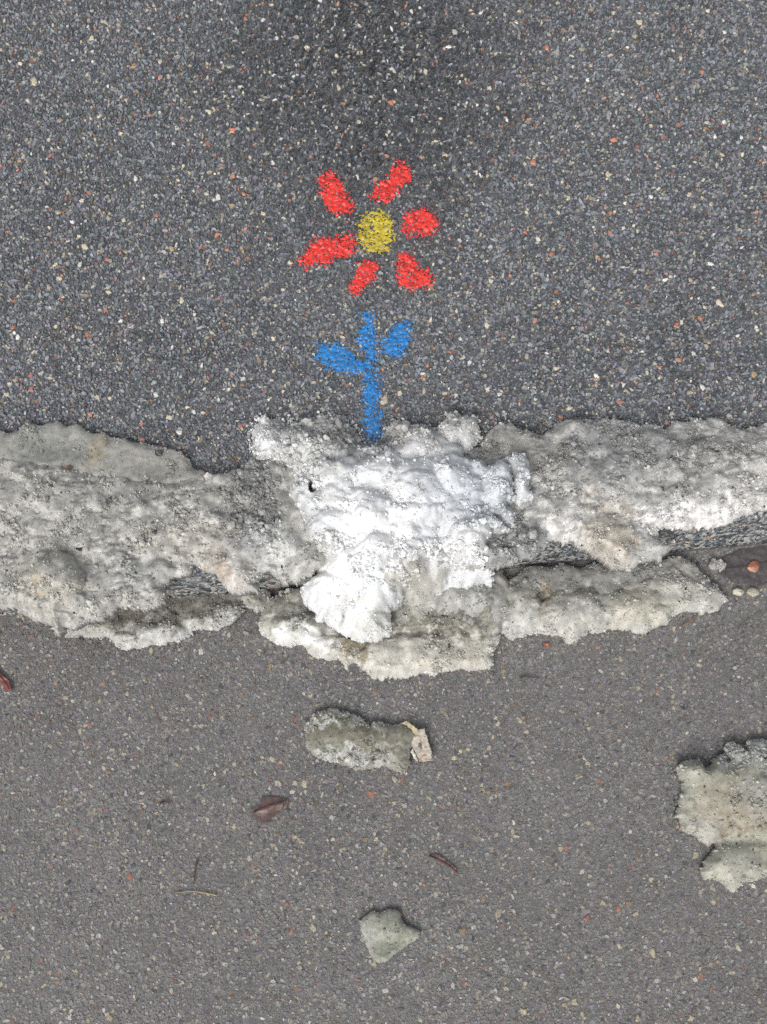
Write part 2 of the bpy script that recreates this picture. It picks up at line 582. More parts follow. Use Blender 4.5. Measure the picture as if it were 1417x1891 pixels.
def chip(parent, px, py, rpx, col, zb, i):
    x, y = at(px, py, zb)
    if parent is road: zb = float(road_z(x, y))
    o = bpy.data.objects.new('stone_chip', CHIPS[i % len(CHIPS)])
    r = rpx * 0.00055
    o.location = (x, y, zb - 0.0001); o.scale = (r, r, r * 0.8)
    o.rotation_euler = (random.uniform(-.15, .15), random.uniform(-.15, .15), random.uniform(0, 6.28))
    k = random.uniform(0.75, 1.12)
    k *= 0.85 if parent is pavement else 1.05; o.color = (col[0] * k, col[1] * k, col[2] * k, 1)
    link(o, parent)
named = [(710, 738, 8, CREAM), (723, 190, 8, PINK), (247, 122, 7, TAN), (1123, 321, 7, CREAM), (1010, 88, 6, PINK), (1180, 40, 7, CREAM),
         (840, 60, 7, GREY), (312, 770, 6, CREAM), (62, 150, 7, CREAM), (1330, 560, 7, CREAM), (985, 300, 7, PINK), (430, 240, 7, PINK),
         (1250, 600, 7, PINK), (157, 455, 7, CREAM), (900, 600, 6, CREAM), (1393, 690, 7, TAN)]
named_r = [(685, 1467, 7, PINK), (855, 1720, 8, TAN), (965, 1868, 8, CREAM), (1060, 1848, 8, CREAM), (563, 1447, 8, CREAM), (515, 1447, 7, CREAM),
           (840, 1400, 6, CREAM), (1085, 1695, 7, PINK), (920, 1685, 7, CREAM), (1205, 1760, 7, CREAM), (1160, 1670, 8, TAN), (150, 1390, 7, GREY),
           (205, 1880, 8, CREAM), (930, 1240, 6, TAN), (1283, 1580, 7, CREAM), (240, 1620, 7, PINK), (975, 1435, 7, GREY)]
for i, (a, b, r, c) in enumerate(named): chip(pavement, a, b, r, c, KH, i)
for i, (a, b, r, c) in enumerate(named_r): chip(road, a, b, r * 0.9, c, 0.0, i)
CC = [CREAM] * 9 + [PINK] * 5 + [GREY] * 5 + [WHITE] * 4 + [TAN] * 3
for i in range(283):
    a, b = random.uniform(-60, PW + 60), random.uniform(-60, 860)
    while 545 < a < 820 and 290 < b < 830: a = random.uniform(-60, PW + 60)
    chip(pavement, a, b, random.uniform(3.2, 5.4), random.choice(CC), KH, i)
    chip(road, random.uniform(-60, PW + 60), random.uniform(1130, PH + 60), random.uniform(3.0, 5.2), random.choice(CC[:9] + CC[:9] + CC[9:11] + CC[14:]), 0.0, i)

# ------------------------------------------------------------------ the painted flower
flower = tag(empty('painted_flower', (*at(690, 560, KH), KH)),
             'flower spray painted on the asphalt, red petals, yellow centre and blue stem', 'painting')
fx0, fy0 = at(520, 860, KH); fx1, fy1 = at(850, 270, KH)
FS = 0.0007
GX, GY = np.meshgrid(np.arange(fx0, fx1, FS), np.arange(fy0, fy1, FS))
GH = np.full(GX.shape, KH - 0.0013)
sel = np.where((PX > fx0) & (PX < fx1) & (PY > fy0) & (PY < fy1))[0]
for i in sel:
    r = PR[i]; c0 = int((PX[i] - fx0) / FS); r0 = int((PY[i] - fy0) / FS); w = int(r / FS) + 2
    a0, a1, b0, b1 = max(r0 - w, 0), r0 + w + 1, max(c0 - w, 0), c0 + w + 1
    d = np.hypot(GX[a0:a1, b0:b1] - PX[i], GY[a0:a1, b0:b1] - PY[i])
    z = KH + PZ[i] - np.maximum(d - 0.74 * r, 0) / (0.26 * r) * 0.0019
    GH[a0:a1, b0:b1] = np.maximum(GH[a0:a1, b0:b1], np.where(d < r, z, -1))
for _ in range(2):      # paint bridges the finest gaps
    g = np.pad(GH, 1, mode='edge')
    GD = np.max([g[i:i + GH.shape[0], j:j + GH.shape[1]] for i in range(3) for j in range(3)], axis=0)
    GH = np.maximum(GH, GD - 0.0004)
GP = to_px(GX, GY, KH)
SPK = RNG.random(GX.shape)

def z2p(pts, ox, oy, f):
    return [(ox + a * f, oy + b * f) for a, b in pts]
RED, YEL, BLU = (0.56, 0.028, 0.02), (0.38, 0.30, 0.024), (0.012, 0.145, 0.39)
def painted(name, poly, col, seed, cover=1.0, label=None):
    wx = fbm(GX * 260, GY * 260, seed, 3) * 10 + perlin(GX * 900, GY * 900, seed + 5) * 4
    wy = fbm(GX * 260, GY * 260, seed + 31, 3) * 10 + perlin(GX * 900, GY * 900, seed + 6) * 4
    d = poly_sdf(GP[0] + wx, GP[1] + wy, poly)
    thin = fbm(GX * 120, GY * 120, seed + 60, 3)
    pit = KH - 0.00078 - 0.0006 * cover + np.clip(thin, 0, 1) * 0.0008 * (1.3 - cover) - np.clip(d, 0, 8) / 8 * 0.0004
    mask = (d > -2.2) & (GH > pit) & (SPK > 0.03)
    mask |= (d > -13) & (GH > KH - 0.0003) & (perlin(GX * 420, GY * 420, seed + 71) > 0.30 - d * 0.022)
    Z = GH + 0.00028
    v = 1 + 0.16 * fbm(GX * 500, GY * 500, seed + 3, 3) - 0.30 * np.clip(fbm(GX * 75, GY * 75, seed + 8, 3), -0.3, 1) + np.clip((GH - KH) / 0.001, -1, 1) * 0.0
    t = np.array(col)[None, None] * v[..., None]
    me = hf_mesh(name, GX - flower.location.x, GY - flower.location.y, Z - KH, mask, Z - KH - 0.0005, t)
    o = mesh_obj(name, me, M_PAINT, flower)
    if label: o['label'] = label
f4 = lambda p: z2p(p, 520, 280, 320 / 1417)
f5 = lambda p: z2p(p, 540, 540, 280 / 1417)
petals = [
    [(290,210),(400,160),(440,200),(490,250),(520,330),(570,400),(600,460),(560,490),(480,510),(400,490),(370,440),(320,360),(325,290),(300,235)],
    [(700,370),(760,330),(770,265),(860,235),(900,150),(960,70),(1010,90),(1040,160),(1075,225),(1050,245),(990,260),(960,340),(900,390),(840,420),(790,395),(720,390)],
    [(1000,520),(1050,485),(1200,480),(1260,520),(1290,590),(1260,660),(1200,690),(1140,705),(1120,670),(1050,690),(985,670),(985,600),(1010,580)],
    [(950,830),(1040,815),(1085,880),(1120,920),(1130,970),(1180,955),(1235,1010),(1245,1080),(1200,1090),(1140,1120),(1040,1125),(970,1085),(940,1030),(945,960),(930,900)],
    [(640,920),(700,885),(770,890),(790,950),(780,1010),(720,1060),(670,1130),(600,1170),(540,1140),(570,1080),(610,1010)],
    [(220,760),(280,710),(400,705),(480,685),(580,685),(600,760),(580,830),(520,860),(440,865),(380,920),(290,910),(240,930),(210,960),(130,890),(200,850)]]
for i, p in enumerate(petals): painted('petal', f4(p), RED, 200 + 7 * i, 1.1)
painted('flower_centre', f4([(640,600),(660,530),(720,500),(780,480),(870,510),(905,560),(920,660),(925,730),(890,800),(840,830),(740,830),(670,790),(620,740),(625,670)]), YEL, 300, 0.55)
painted('stem', f5([(655,780),(700,740),(800,690),(820,760),(825,900),(830,1000),(820,1100),(830,1270),(860,1420),(860,1520),(700,1520),(690,1330),(670,1200),(665,1050),(650,920),(670,850)]), BLU, 320, 0.1)
painted('leaf', f5([(620,170),(650,190),(720,190),(760,230),(770,320),(780,400),(790,560),(790,640),(740,650),(700,640),(680,540),(620,520),(600,440),(620,380),(600,320),(680,330),(690,260),(630,220)]), BLU, 340, 1.0)
painted('leaf', f5([(235,450),(290,490),(430,490),(560,560),(620,640),(740,640),(780,690),(650,750),(590,770),(480,760),(350,710),(260,650),(215,610),(230,560)]), BLU, 360, 1.0)
painted('leaf', f5([(810,480),(870,440),(920,350),(1000,280),(1075,250),(1120,260),(1110,340),(1095,440),(1060,540),(1000,620),(900,600),(830,510)]), BLU, 380, 1.0)

# ------------------------------------------------------------------ snow and ice
def blend_tint(px, py, base, spots, seed, U, V):
    T = np.empty(px.shape + (3,)); T[:] = base
    wx = fbm(U / 14, V / 14, seed + 70, 4, 0.6) * 26; wy = fbm(U / 14, V / 14, seed + 90, 4, 0.6) * 26
    for s in spots:
        q = blob(px + wx, py + wy, s)
        m = np.clip(1.5 - q, 0, 1) ** 0.7 * min(1.0, s[5] * 1.12)
        T = T * (1 - m[..., None]) + np.array(s[4]) * m[..., None]
    return T

def base_of(kind, X, Y):
    if kind == 'pave': return np.where(kdist(X, Y) < 0.0, KH, KH - 0.012)
    if kind == 'both': return np.where(kdist(X, Y) < -0.012, KH, 0.026)
    return road_z(X, Y)

_t = (1 + 5 ** 0.5) / 2
ICO = np.array([(-1, _t, 0), (1, _t, 0), (-1, -_t, 0), (1, -_t, 0), (0, -1, _t), (0, 1, _t), (0, -1, -_t), (0, 1, -_t), (_t, 0, -1), (_t, 0, 1), (-_t, 0, -1), (-_t, 0, 1)]) / math.sqrt(1 + _t * _t)
ICF = np.array([(0,11,5),(0,5,1),(0,1,7),(0,7,10),(0,10,11),(1,5,9),(5,11,4),(11,10,2),(10,7,6),(7,1,8),(3,9,4),(3,4,2),(3,2,6),(3,6,8),(3,8,9),(4,9,5),(2,4,11),(6,2,10),(8,6,7),(9,8,1)])
def grain_mesh(name, x, y, z, r, cols):
    """many small rounded grains of snow in one mesh"""
    n = len(x)
    q = RNG.standard_normal((n, 4)); q /= np.linalg.norm(q, axis=1, keepdims=True)
    a, b, c, d = q.T
    Rm = np.stack([1-2*(c*c+d*d), 2*(b*c-a*d), 2*(b*d+a*c), 2*(b*c+a*d), 1-2*(b*b+d*d), 2*(c*d-a*b), 2*(b*d-a*c), 2*(c*d+a*b), 1-2*(b*b+c*c)], -1).reshape(n, 3, 3)
    sc = r[:, None] * np.clip(1 + 0.28 * RNG.standard_normal((n, 3)), 0.5, 1.7)
    P = ICO[None] * (1 + 0.16 * RNG.standard_normal((n, 12, 1))) * sc[:, None]
    P = np.einsum('nij,nkj->nki', Rm, P)
    P[..., 0] += x[:, None]; P[..., 1] += y[:, None]; P[..., 2] += z[:, None]
    F = (ICF[None] + (np.arange(n) * 12)[:, None, None]).ravel()
    return fast_mesh(name, P.reshape(-1, 3), F, np.full(n * 20, 3), np.repeat(cols, 12, axis=0), smooth=False)

def snow(name, poly, kind, mat, seed, zp, thick, edge_w, domes=(), adds=(), rough=(2.0, 1.2, 0.7), roughs=(), warp=(7, 2.6),
         colour=(0.35, 0.345, 0.325), spots=(), mottle=(0.5, 12, 0.1), pits=0.0, parent=None, edge_p=0.5, white=0.0, step=0.001, tilt=(0, 0), floor=0.0, holes=(), grains=0, gsize=1.1, crumbs=(), tone=1.0, egrey=0.0, gbase=0.10, lumps=0, lsize=(14, 34), lrise=0.006, grit=0.0, lregion=None):
    """one lump of snow: outline in the photograph, thickness in metres, domes (x, y, rx, ry, top, drop) joined by maximum,
    adds (x, y, rx, ry, height) laid on top, spots of dirt, tone and painted shading (x, y, rx, ry, colour, weight)"""
    X, Y = grid(poly, zp, step, 70 if kind == 'both' else 6)
    zq = zp if kind != 'both' else zp + (0.055 - zp) * sstep(-0.045, 0.02, kdist(X, Y))
    px, py = to_px(X, Y, zq)
    U, V = X * 1000, Y * 1000
    wx = fbm(U / 18, V / 18, seed, 2) * warp[0]
    wy = fbm(U / 18, V / 18, seed + 13, 2) * warp[0]
    ds = poly_sdf(px + wx, py + wy, poly)
    qx = px + wx + fbm(U / 4, V / 4, seed + 3, 3) * warp[1]
    qy = py + wy + fbm(U / 4, V / 4, seed + 17, 3) * warp[1]
    d = poly_sdf(qx, qy, poly)
    for hl in holes: d = np.minimum(d, (np.sqrt(blob(qx, qy, hl)) - 1) * min(hl[2], hl[3]))
    mask = d > 0
    B = base_of(kind, X, Y)
    Zt = np.full(X.shape, KH if kind != 'road' else 0.0) + thick
    if domes:
        Zd = np.full(X.shape, -1.0)
        for cx, cy, rx, ry, top, drop in domes:
            q = blob(px + wx * 0.9, py + wy * 0.9, (cx, cy, rx, ry))
            z = top - drop * (1 - np.sqrt(np.clip(1 - q, 0, 1))) - np.clip(q - 1, 0, 9) * 0.3
            k = 0.004
            hh = np.clip(0.5 + 0.5 * (z - Zd) / k, 0, 1)
            Zd = Zd * (1 - hh) + z * hh + k * hh * (1 - hh)
        Zt = np.maximum(Zd, B + thick) if floor >= 0 else Zd
    for cx, cy, rx, ry, h in adds:
        q = blob(px + wx * 0.7, py + wy * 0.7, (cx, cy, rx, ry))
        Zt = Zt + h * np.clip(1 - q, 0, 1) ** 1.3
    if lumps:
        cand = ds > 10
        if lregion is not None: cand &= poly_sdf(px, py, lregion) > 0
        ci = RNG.choice(np.flatnonzero(cand.ravel()), lumps)
        Zl = Zt.copy()
        for q_ in ci:
            r_, c_ = divmod(int(q_), X.shape[1])
            rl = RNG.uniform(*lsize); rx = rl * RNG.uniform(0.8, 1.3); ry = rl * RNG.uniform(0.75, 1.15)
            w_ = int(rl * 1.5 * 0.00055 / step) + 2
            sl = (slice(max(r_ - w_, 0), r_ + w_ + 1), slice(max(c_ - w_, 0), c_ + w_ + 1))
            q = blob(px[sl] + wx[sl] * 0.9 + 3 * perlin(U[sl] / 5, V[sl] / 5, seed + 81), py[sl] + wy[sl] * 0.9, (px[r_, c_], py[r_, c_], rx, ry))
            top = Zt[r_, c_] + RNG.uniform(0.1, 1.0) * lrise * rl / lsize[1]
            z = top - rl * 0.00055 * 1.0 * (1 - np.sqrt(np.clip(1 - q, 0, 1))) - np.clip(q - 1, 0, 9)
            k = 0.0012
            hh = np.clip(0.5 + 0.5 * (z - Zl[sl]) / k, 0, 1)
            Zl[sl] = Zl[sl] * (1 - hh) + z * hh + k * hh * (1 - hh)
        Zt = Zl
    R = np.clip(0.75 + 0.9 * fbm(U / 38, V / 38, seed + 33, 3), 0.25, 1.6)
    for s in roughs:
        R = R + s[4] * np.clip(1.2 - blob(px + wx, py + wy, s), 0, 1)
    w2x, w2y = U + 3 * perlin(U / 9, V / 9, seed + 40), V + 3 * perlin(U / 9, V / 9, seed + 41)
    n = 1.6 * rough[0] * fbm(U / 34, V / 34, seed + 19, 2) + rough[0] * (billow(w2x / 17, w2y / 17, seed + 20) - 0.6) + rough[1] * (billow(w2x / 7.5, w2y / 7.5, seed + 21) - 0.6) * R \
        + rough[2] * ((billow(w2x / 3.4, w2y / 3.4, seed + 22) - 0.6) + 0.8 * perlin(U / 1.7, V / 1.7, seed + 23)) * R
    Zt = Zt + n * 0.001 * np.clip(d / 12, 0.25, 1)
    m1 = fbm(U / mottle[1], V / mottle[1], seed + 25, 5, 0.62)
    pit = sstep(0.15, 0.6, fbm(U / 13, V / 8, seed + 27, 5, 0.65) * 0.8 + 0.45 * fbm(U / 42, V / 30, seed + 35, 2) + 0.15 * (R - 1)) * pits
    Zt = Zt - pit * 0.0018
    e = np.clip((ds + 1.5) / (edge_w + (26 * sstep(1000, 1060, py) if kind == 'both' else 0)), 0, 1)
    e = (1 - (1 - e) ** 2) ** edge_p
    lo = B if kind != 'pave' else np.maximum(B, KH - 0.012)
    Z = lo + np.maximum(Zt - lo, 0.0012) * (0.10 + 0.90 * e)
    T = blend_tint(px, py, colour, spots, seed, U, V)
    lum = np.clip(1 + mottle[0] * m1, 0.25, 1.7)
    T = T * lum[..., None]
    sp = sstep(0.45, 0.8, perlin(U / 1.5, V / 1.5, seed + 28) + 0.5 * fbm(U / 9, V / 9, seed + 29, 3))
    dark = np.clip(mottle[2] * 4 * sp + pit * 0.32, 0, 0.85)
    T = T * (1 - dark[..., None]) + np.array((0.05, 0.05, 0.048)) * dark[..., None]
    if white:
        T = T + (0.7 - T) * (np.clip(1 - d / 14, 0, 1) * white)[..., None]
    if egrey:
        k = np.clip(1 - (ds + 14 * fbm(U / 9, V / 9, seed + 61, 4)) / 24, 0, 1) * egrey * (1 - sstep(1010, 1055, py))
        T = T * (1 - k[..., None]) + np.array((0.30, 0.30, 0.285)) * k[..., None]
    T = T * tone
    T = np.clip(T, 0.012, 0.88)
    loc = parent.location if parent is not None else Vector((float(X[mask].mean()), float(Y[mask].mean()), 0.0))
    me = hf_mesh(name, X - loc.x, Y - loc.y, Z - loc.z, mask, B - 0.001 - loc.z, T, bottom=(kdist(X, Y) > -0.035) if kind == 'pave' else False)
    o = mesh_obj(name, me, mat, parent)
    if parent is None: o.location = loc
    if grains:
        crumb = sstep(0.7, 1.7, R)
        for sp_ in crumbs: crumb = np.maximum(crumb, np.clip(1.3 - blob(px + wx, py + wy, sp_), 0, 1))
        w = mask * (d > 1) * (gbase + crumb ** 1.5 + 0.35 * np.clip(1 - d / 12, 0, 1)) * sstep(-0.5, 0.5, fbm(U / 11, V / 11, seed + 44, 3))
        w = w.ravel() / w.sum()
        ii = RNG.choice(w.size, grains, p=w)
        r = np.clip(RNG.lognormal(math.log(gsize * 0.001), 0.38, grains), 0.0005, 0.0036) * (0.75 + 0.5 * crumb.ravel()[ii])
        gc = T.reshape(-1, 3)[ii] * np.clip(1.02 + 0.2 * RNG.standard_normal((grains, 1)), 0.5, 1.5)
        jx, jy = RNG.uniform(-0.5, 0.5, (2, grains)) * step
        lift = r * RNG.uniform(-0.3, 0.55, grains)
        gx, gy, gz = X.ravel()[ii] + jx, Y.ravel()[ii] + jy, Z.ravel()[ii] + lift
        ok = (d < 0) & (d > -15) & ((kdist(X, Y) < -0.02) if kind != 'road' else (kdist(X, Y) > 0.004))
        nc = grains // 14
        if ok.sum() > 50:
            jj = RNG.choice(np.flatnonzero(ok.ravel()), nc, p=(np.exp(d / 4) * ok).ravel()[ok.ravel()] / (np.exp(d / 4) * ok).sum())
            gx[:nc], gy[:nc] = X.ravel()[jj], Y.ravel()[jj]
            r[:nc] = np.clip(r[:nc], 0.0006, 0.0016)
            gz[:nc] = B.ravel()[jj] + r[:nc] * 0.5
        gm = grain_mesh('snow_grains', gx - loc.x, gy - loc.y, gz - loc.z, r, np.clip(np.where(RNG.random((grains, 1)) < grit, 0.03, gc), 0.02, 0.8))
        go = mesh_obj('snow_grains', gm, mat, parent if parent is not None else o)
        tag(go, kind='stuff')
    return o

GREYC, BEIGE, LGREY, DARKG, WHT, TANC = (0.33, 0.33, 0.315), (0.38, 0.36, 0.30), (0.50, 0.50, 0.48), (0.13, 0.135, 0.135), (0.51, 0.525, 0.54), (0.30, 0.24, 0.16)

# ledges of ice lying in the gutter
o = snow('ice_shelf', [(90,1155),(180,1120),(300,1100),(350,1095),(440,1085),(490,1085),(502,1115),(478,1135),(452,1122),(432,1145),(400,1166),(385,1162),(355,1166),(330,1186),(280,1191),(235,1201),(210,1190),(200,1176),(150,1179),(110,1170)],
         'road', M_ICE, 400, 0.012, 0.016, 26, adds=[(290,1170,60,24,0.008),(420,1135,50,20,0.006),(230,1185,40,16,0.005)],
         rough=(1.5, 0.8, 0.35), colour=(0.34, 0.335, 0.295), spots=[(250,1135,160,18,(0.14,0.13,0.11),0.75),(400,1110,90,15,(0.2,0.19,0.165),0.7),(300,1180,90,18,LGREY,0.7),(430,1140,40,16,LGREY,0.5)], lumps=18, lsize=(12, 30), lrise=0.004, grit=0.02, mottle=(0.35, 9, 0.06), white=0.35, grains=1500, gsize=0.9, tone=0.74)
tag(o, 'narrow dirty ice ledge along the foot of the kerb, below the left snow bank', 'ice')
o = snow('ice_shelf', [(490,1098),(555,1085),(600,1065),(800,1035),(930,1045),(948,1085),(940,1140),(922,1168),(929,1175),(916,1200),(905,1236),(895,1238),(820,1239),(806,1250),(765,1246),(730,1256),(690,1251),(675,1241),(652,1226),(636,1230),(625,1215),(595,1214),(550,1191),(505,1186),(478,1166),(475,1150),(484,1128)],
         'road', M_ICE, 430, 0.018, 0.022, 24, adds=[(550,1160,70,28,0.008),(860,1105,78,38,0.020),(620,1200,60,26,0.006),(760,1215,110,32,0.007),(770,1090,45,30,0.012),(700,1170,240,12,-0.005),(665,1195,22,26,-0.006)],
         rough=(1.6, 0.8, 0.3), colour=(0.47, 0.46, 0.41), spots=[(550,1125,70,26,(0.2,0.2,0.17),0.85),(650,1120,90,40,(0.25,0.25,0.23),0.6),(560,1178,70,20,(0.66,0.66,0.64),0.9),(860,1105,85,40,(0.36,0.36,0.34),0.8),(800,1160,140,14,(0.22,0.21,0.17),0.8),(665,1195,20,24,(0.22,0.19,0.13),0.85),(640,1200,16,26,TANC,0.5),(760,1225,120,22,(0.56,0.54,0.48),0.6),(850,1215,60,24,BEIGE,0.5),(850,1143,70,7,(0.1,0.1,0.09),0.7)],
         lumps=26, lsize=(14, 40), lrise=0.005, grit=0.02, mottle=(0.25, 10, 0.05), white=0.35, grains=2500, gsize=0.9, tone=0.77)
tag(o, 'thick pale ice ledge jutting into the road below the white snow pile', 'ice')
o = snow('ice_shelf', [(932,1085),(955,1055),(1000,1040),(1100,1040),(1180,1035),(1260,1026),(1285,1035),(1300,1060),(1325,1076),(1351,1105),(1326,1126),(1300,1131),(1285,1127),(1255,1129),(1230,1146),(1205,1166),(1170,1166),(1130,1161),(1090,1166),(1075,1181),(1055,1184),(1030,1176),(1010,1166),(985,1166),(970,1179),(945,1179),(925,1166),(930,1140)],
         'road', M_ICE, 460, 0.016, 0.018, 24, adds=[(965,1120,36,50,0.012),(1050,1130,45,40,0.012),(1170,1120,75,34,0.009),(1250,1090,80,40,0.005),(1000,1105,12,30,-0.008),(1012,1120,22,16,-0.008)],
         rough=(1.6, 0.8, 0.3), colour=(0.40, 0.395, 0.355), spots=[(1080,1060,150,26,(0.25,0.25,0.24),0.75),(1175,1125,60,30,(0.48,0.46,0.38),0.7),(960,1150,35,30,(0.52,0.52,0.49),0.7),(1050,1150,45,28,(0.50,0.49,0.45),0.7),(1004,1105,10,26,TANC,0.7),(1110,1120,30,20,(0.27,0.265,0.25),0.5),(1290,1100,50,26,(0.44,0.43,0.40),0.6)],
         lumps=26, lsize=(14, 40), lrise=0.005, grit=0.02, mottle=(0.25, 10, 0.05), white=0.3, grains=2200, gsize=0.9, tone=0.74)
tag(o, 'tapering grey ice ledge in the gutter under the right snow bank', 'ice')

# the grey banks on the kerb
bankl = snow('snow_bank', [(-180,805),(0,840),(60,846),(140,862),(250,880),(330,886),(372,872),(395,868),(420,870),(450,856),(470,846),(500,848),(540,850),(620,880),(640,1000),(600,1050),(560,1066),(530,1073),(505,1060),(490,1053),(478,1061),(472,1092),(450,1094),(430,1086),(400,1066),(380,1050),(355,1043),(340,1060),(312,1070),(302,1085),(304,1104),(290,1117),(260,1120),(230,1118),(205,1128),(180,1137),(150,1150),(140,1158),(116,1160),(109,1169),(95,1166),(85,1150),(60,1140),(35,1128),(10,1121),(-180,1128)],
         'pave', M_CRUST, 500, 0.092, 0.015, 30, step=0.00115, adds=[(95,1075,62,58,0.020),(100,1140,22,40,0.006),(430,1060,50,50,0.008),(60,930,120,60,0.006),(300,960,150,60,0.004),(210,1000,90,50,0.004),(480,1000,70,50,0.006)],
         rough=(2.6, 0.7, 0.3), colour=(0.385, 0.378, 0.35), roughs=[(470,930,70,90,0.9),(300,900,200,60,0.3)],
         spots=[(95,1075,60,52,(0.42,0.40,0.345),0.7),(430,1075,40,34,(0.56,0.53,0.50),0.85),(395,1062,40,16,(0.42,0.33,0.25),0.6),(470,930,60,80,(0.19,0.195,0.195),0.6),(500,1010,60,40,(0.50,0.51,0.50),0.6),(200,920,120,40,(0.28,0.28,0.265),0.5),(240,1060,60,30,(0.25,0.26,0.26),0.5),(360,1000,90,30,(0.40,0.38,0.33),0.5)],
         lumps=140, lsize=(10, 34), lrise=0.005, grit=0.018, mottle=(0.36, 11, 0.10), pits=0.8, white=0.2, grains=8000, gsize=1.0, tone=0.78)
tag(bankl, 'long grey crusted snow bank on the kerb, left of the white pile', 'snow bank')
snow('snow_lump', [(46,1062),(58,1030),(92,1012),(130,1020),(152,1048),(148,1085),(128,1108),(92,1118),(64,1108),(50,1088)], 'pave', M_CRUST, 510, 0.108, 0.030, 26,
     adds=[(98,1062,50,46,0.012)], rough=(1.2, 0.8, 0.4), colour=(0.40, 0.39, 0.34), spots=[(70,1095,12,20,(0.40,0.33,0.25),0.6),(120,1050,26,26,(0.44,0.44,0.41),0.6),(95,1110,40,7,(0.2,0.16,0.11),0.7)], mottle=(0.3, 8, 0.08), parent=bankl, grains=700, gsize=0.9, tone=0.76)
c = snow('ice_crust', [(-180,790),(0,794),(25,793),(60,781),(110,777),(150,788),(195,800),(235,808),(265,818),(300,825),(340,837),(366,863),(400,880),(330,905),(250,905),(140,885),(60,870),(-180,860)],
         'pave', M_ICE, 520, 0.088, 0.011, 26, adds=[(110,822,90,36,-0.004),(300,860,80,28,-0.003)], rough=(1.0, 0.5, 0.3), colour=(0.30, 0.295, 0.27),
         spots=[(100,825,80,30,(0.235,0.24,0.225),0.8),(176,832,14,28,(0.32,0.25,0.14),0.4),(300,860,90,24,(0.25,0.245,0.22),0.6)], mottle=(0.22, 7, 0.07), white=0.12, parent=bankl, grains=900, gsize=0.8, tone=0.8)
bankr = snow('snow_bank', [(830,850),(880,825),(900,790),(925,778),(945,775),(960,790),(1005,800),(1020,782),(1060,770),(1100,768),(1160,775),(1205,781),(1235,786),(1242,775),(1290,770),(1330,768),(1360,785),(1400,786),(1417,780),(1600,775),(1600,925),(1417,938),(1385,946),(1350,966),(1310,974),(1270,977),(1215,975),(1222,990),(1250,995),(1245,1012),(1200,1035),(1165,1046),(1140,1046),(1110,1026),(1080,1010),(1062,1000),(1042,1004),(1030,993),(1012,1005),(985,1025),(960,1031),(925,1046),(905,1046),(870,1050),(830,1000)],
         'pave', M_CRUST, 540, 0.092, 0.013, 30, step=0.00115, adds=[(1340,920,120,50,0.010),(1240,940,80,40,0.008),(1130,1000,60,50,0.010),(1045,960,50,50,0.008),(1100,900,60,60,0.004)],
         rough=(2.4, 0.7, 0.3), colour=(0.40, 0.395, 0.375), roughs=[(950,1000,60,60,0.8),(1150,830,200,50,0.4)],
         spots=[(1150,830,140,50,(0.20,0.205,0.205),0.75),(1310,815,110,36,(0.22,0.22,0.215),0.65),(960,830,80,46,(0.235,0.23,0.21),0.7),(1280,955,140,26,(0.68,0.67,0.66),0.85),(1380,905,80,40,(0.58,0.57,0.55),0.6),(1045,980,36,34,(0.60,0.59,0.57),0.8),(1130,990,50,60,(0.45,0.41,0.35),0.7),(1145,1010,26,20,(0.30,0.26,0.20),0.4),(1085,915,10,22,(0.33,0.27,0.2),0.4),(950,1000,60,50,(0.20,0.21,0.21),0.65),(1200,900,80,40,(0.45,0.45,0.43),0.5),(1220,1015,40,24,(0.36,0.37,0.36),0.6)],
         lumps=120, lsize=(10, 32), lrise=0.005, grit=0.018, mottle=(0.34, 10, 0.09), pits=0.75, white=0.2, grains=8000, gsize=1.0, tone=0.81)
tag(bankr, 'grey grainy snow bank on the kerb, right of the white pile', 'snow bank')

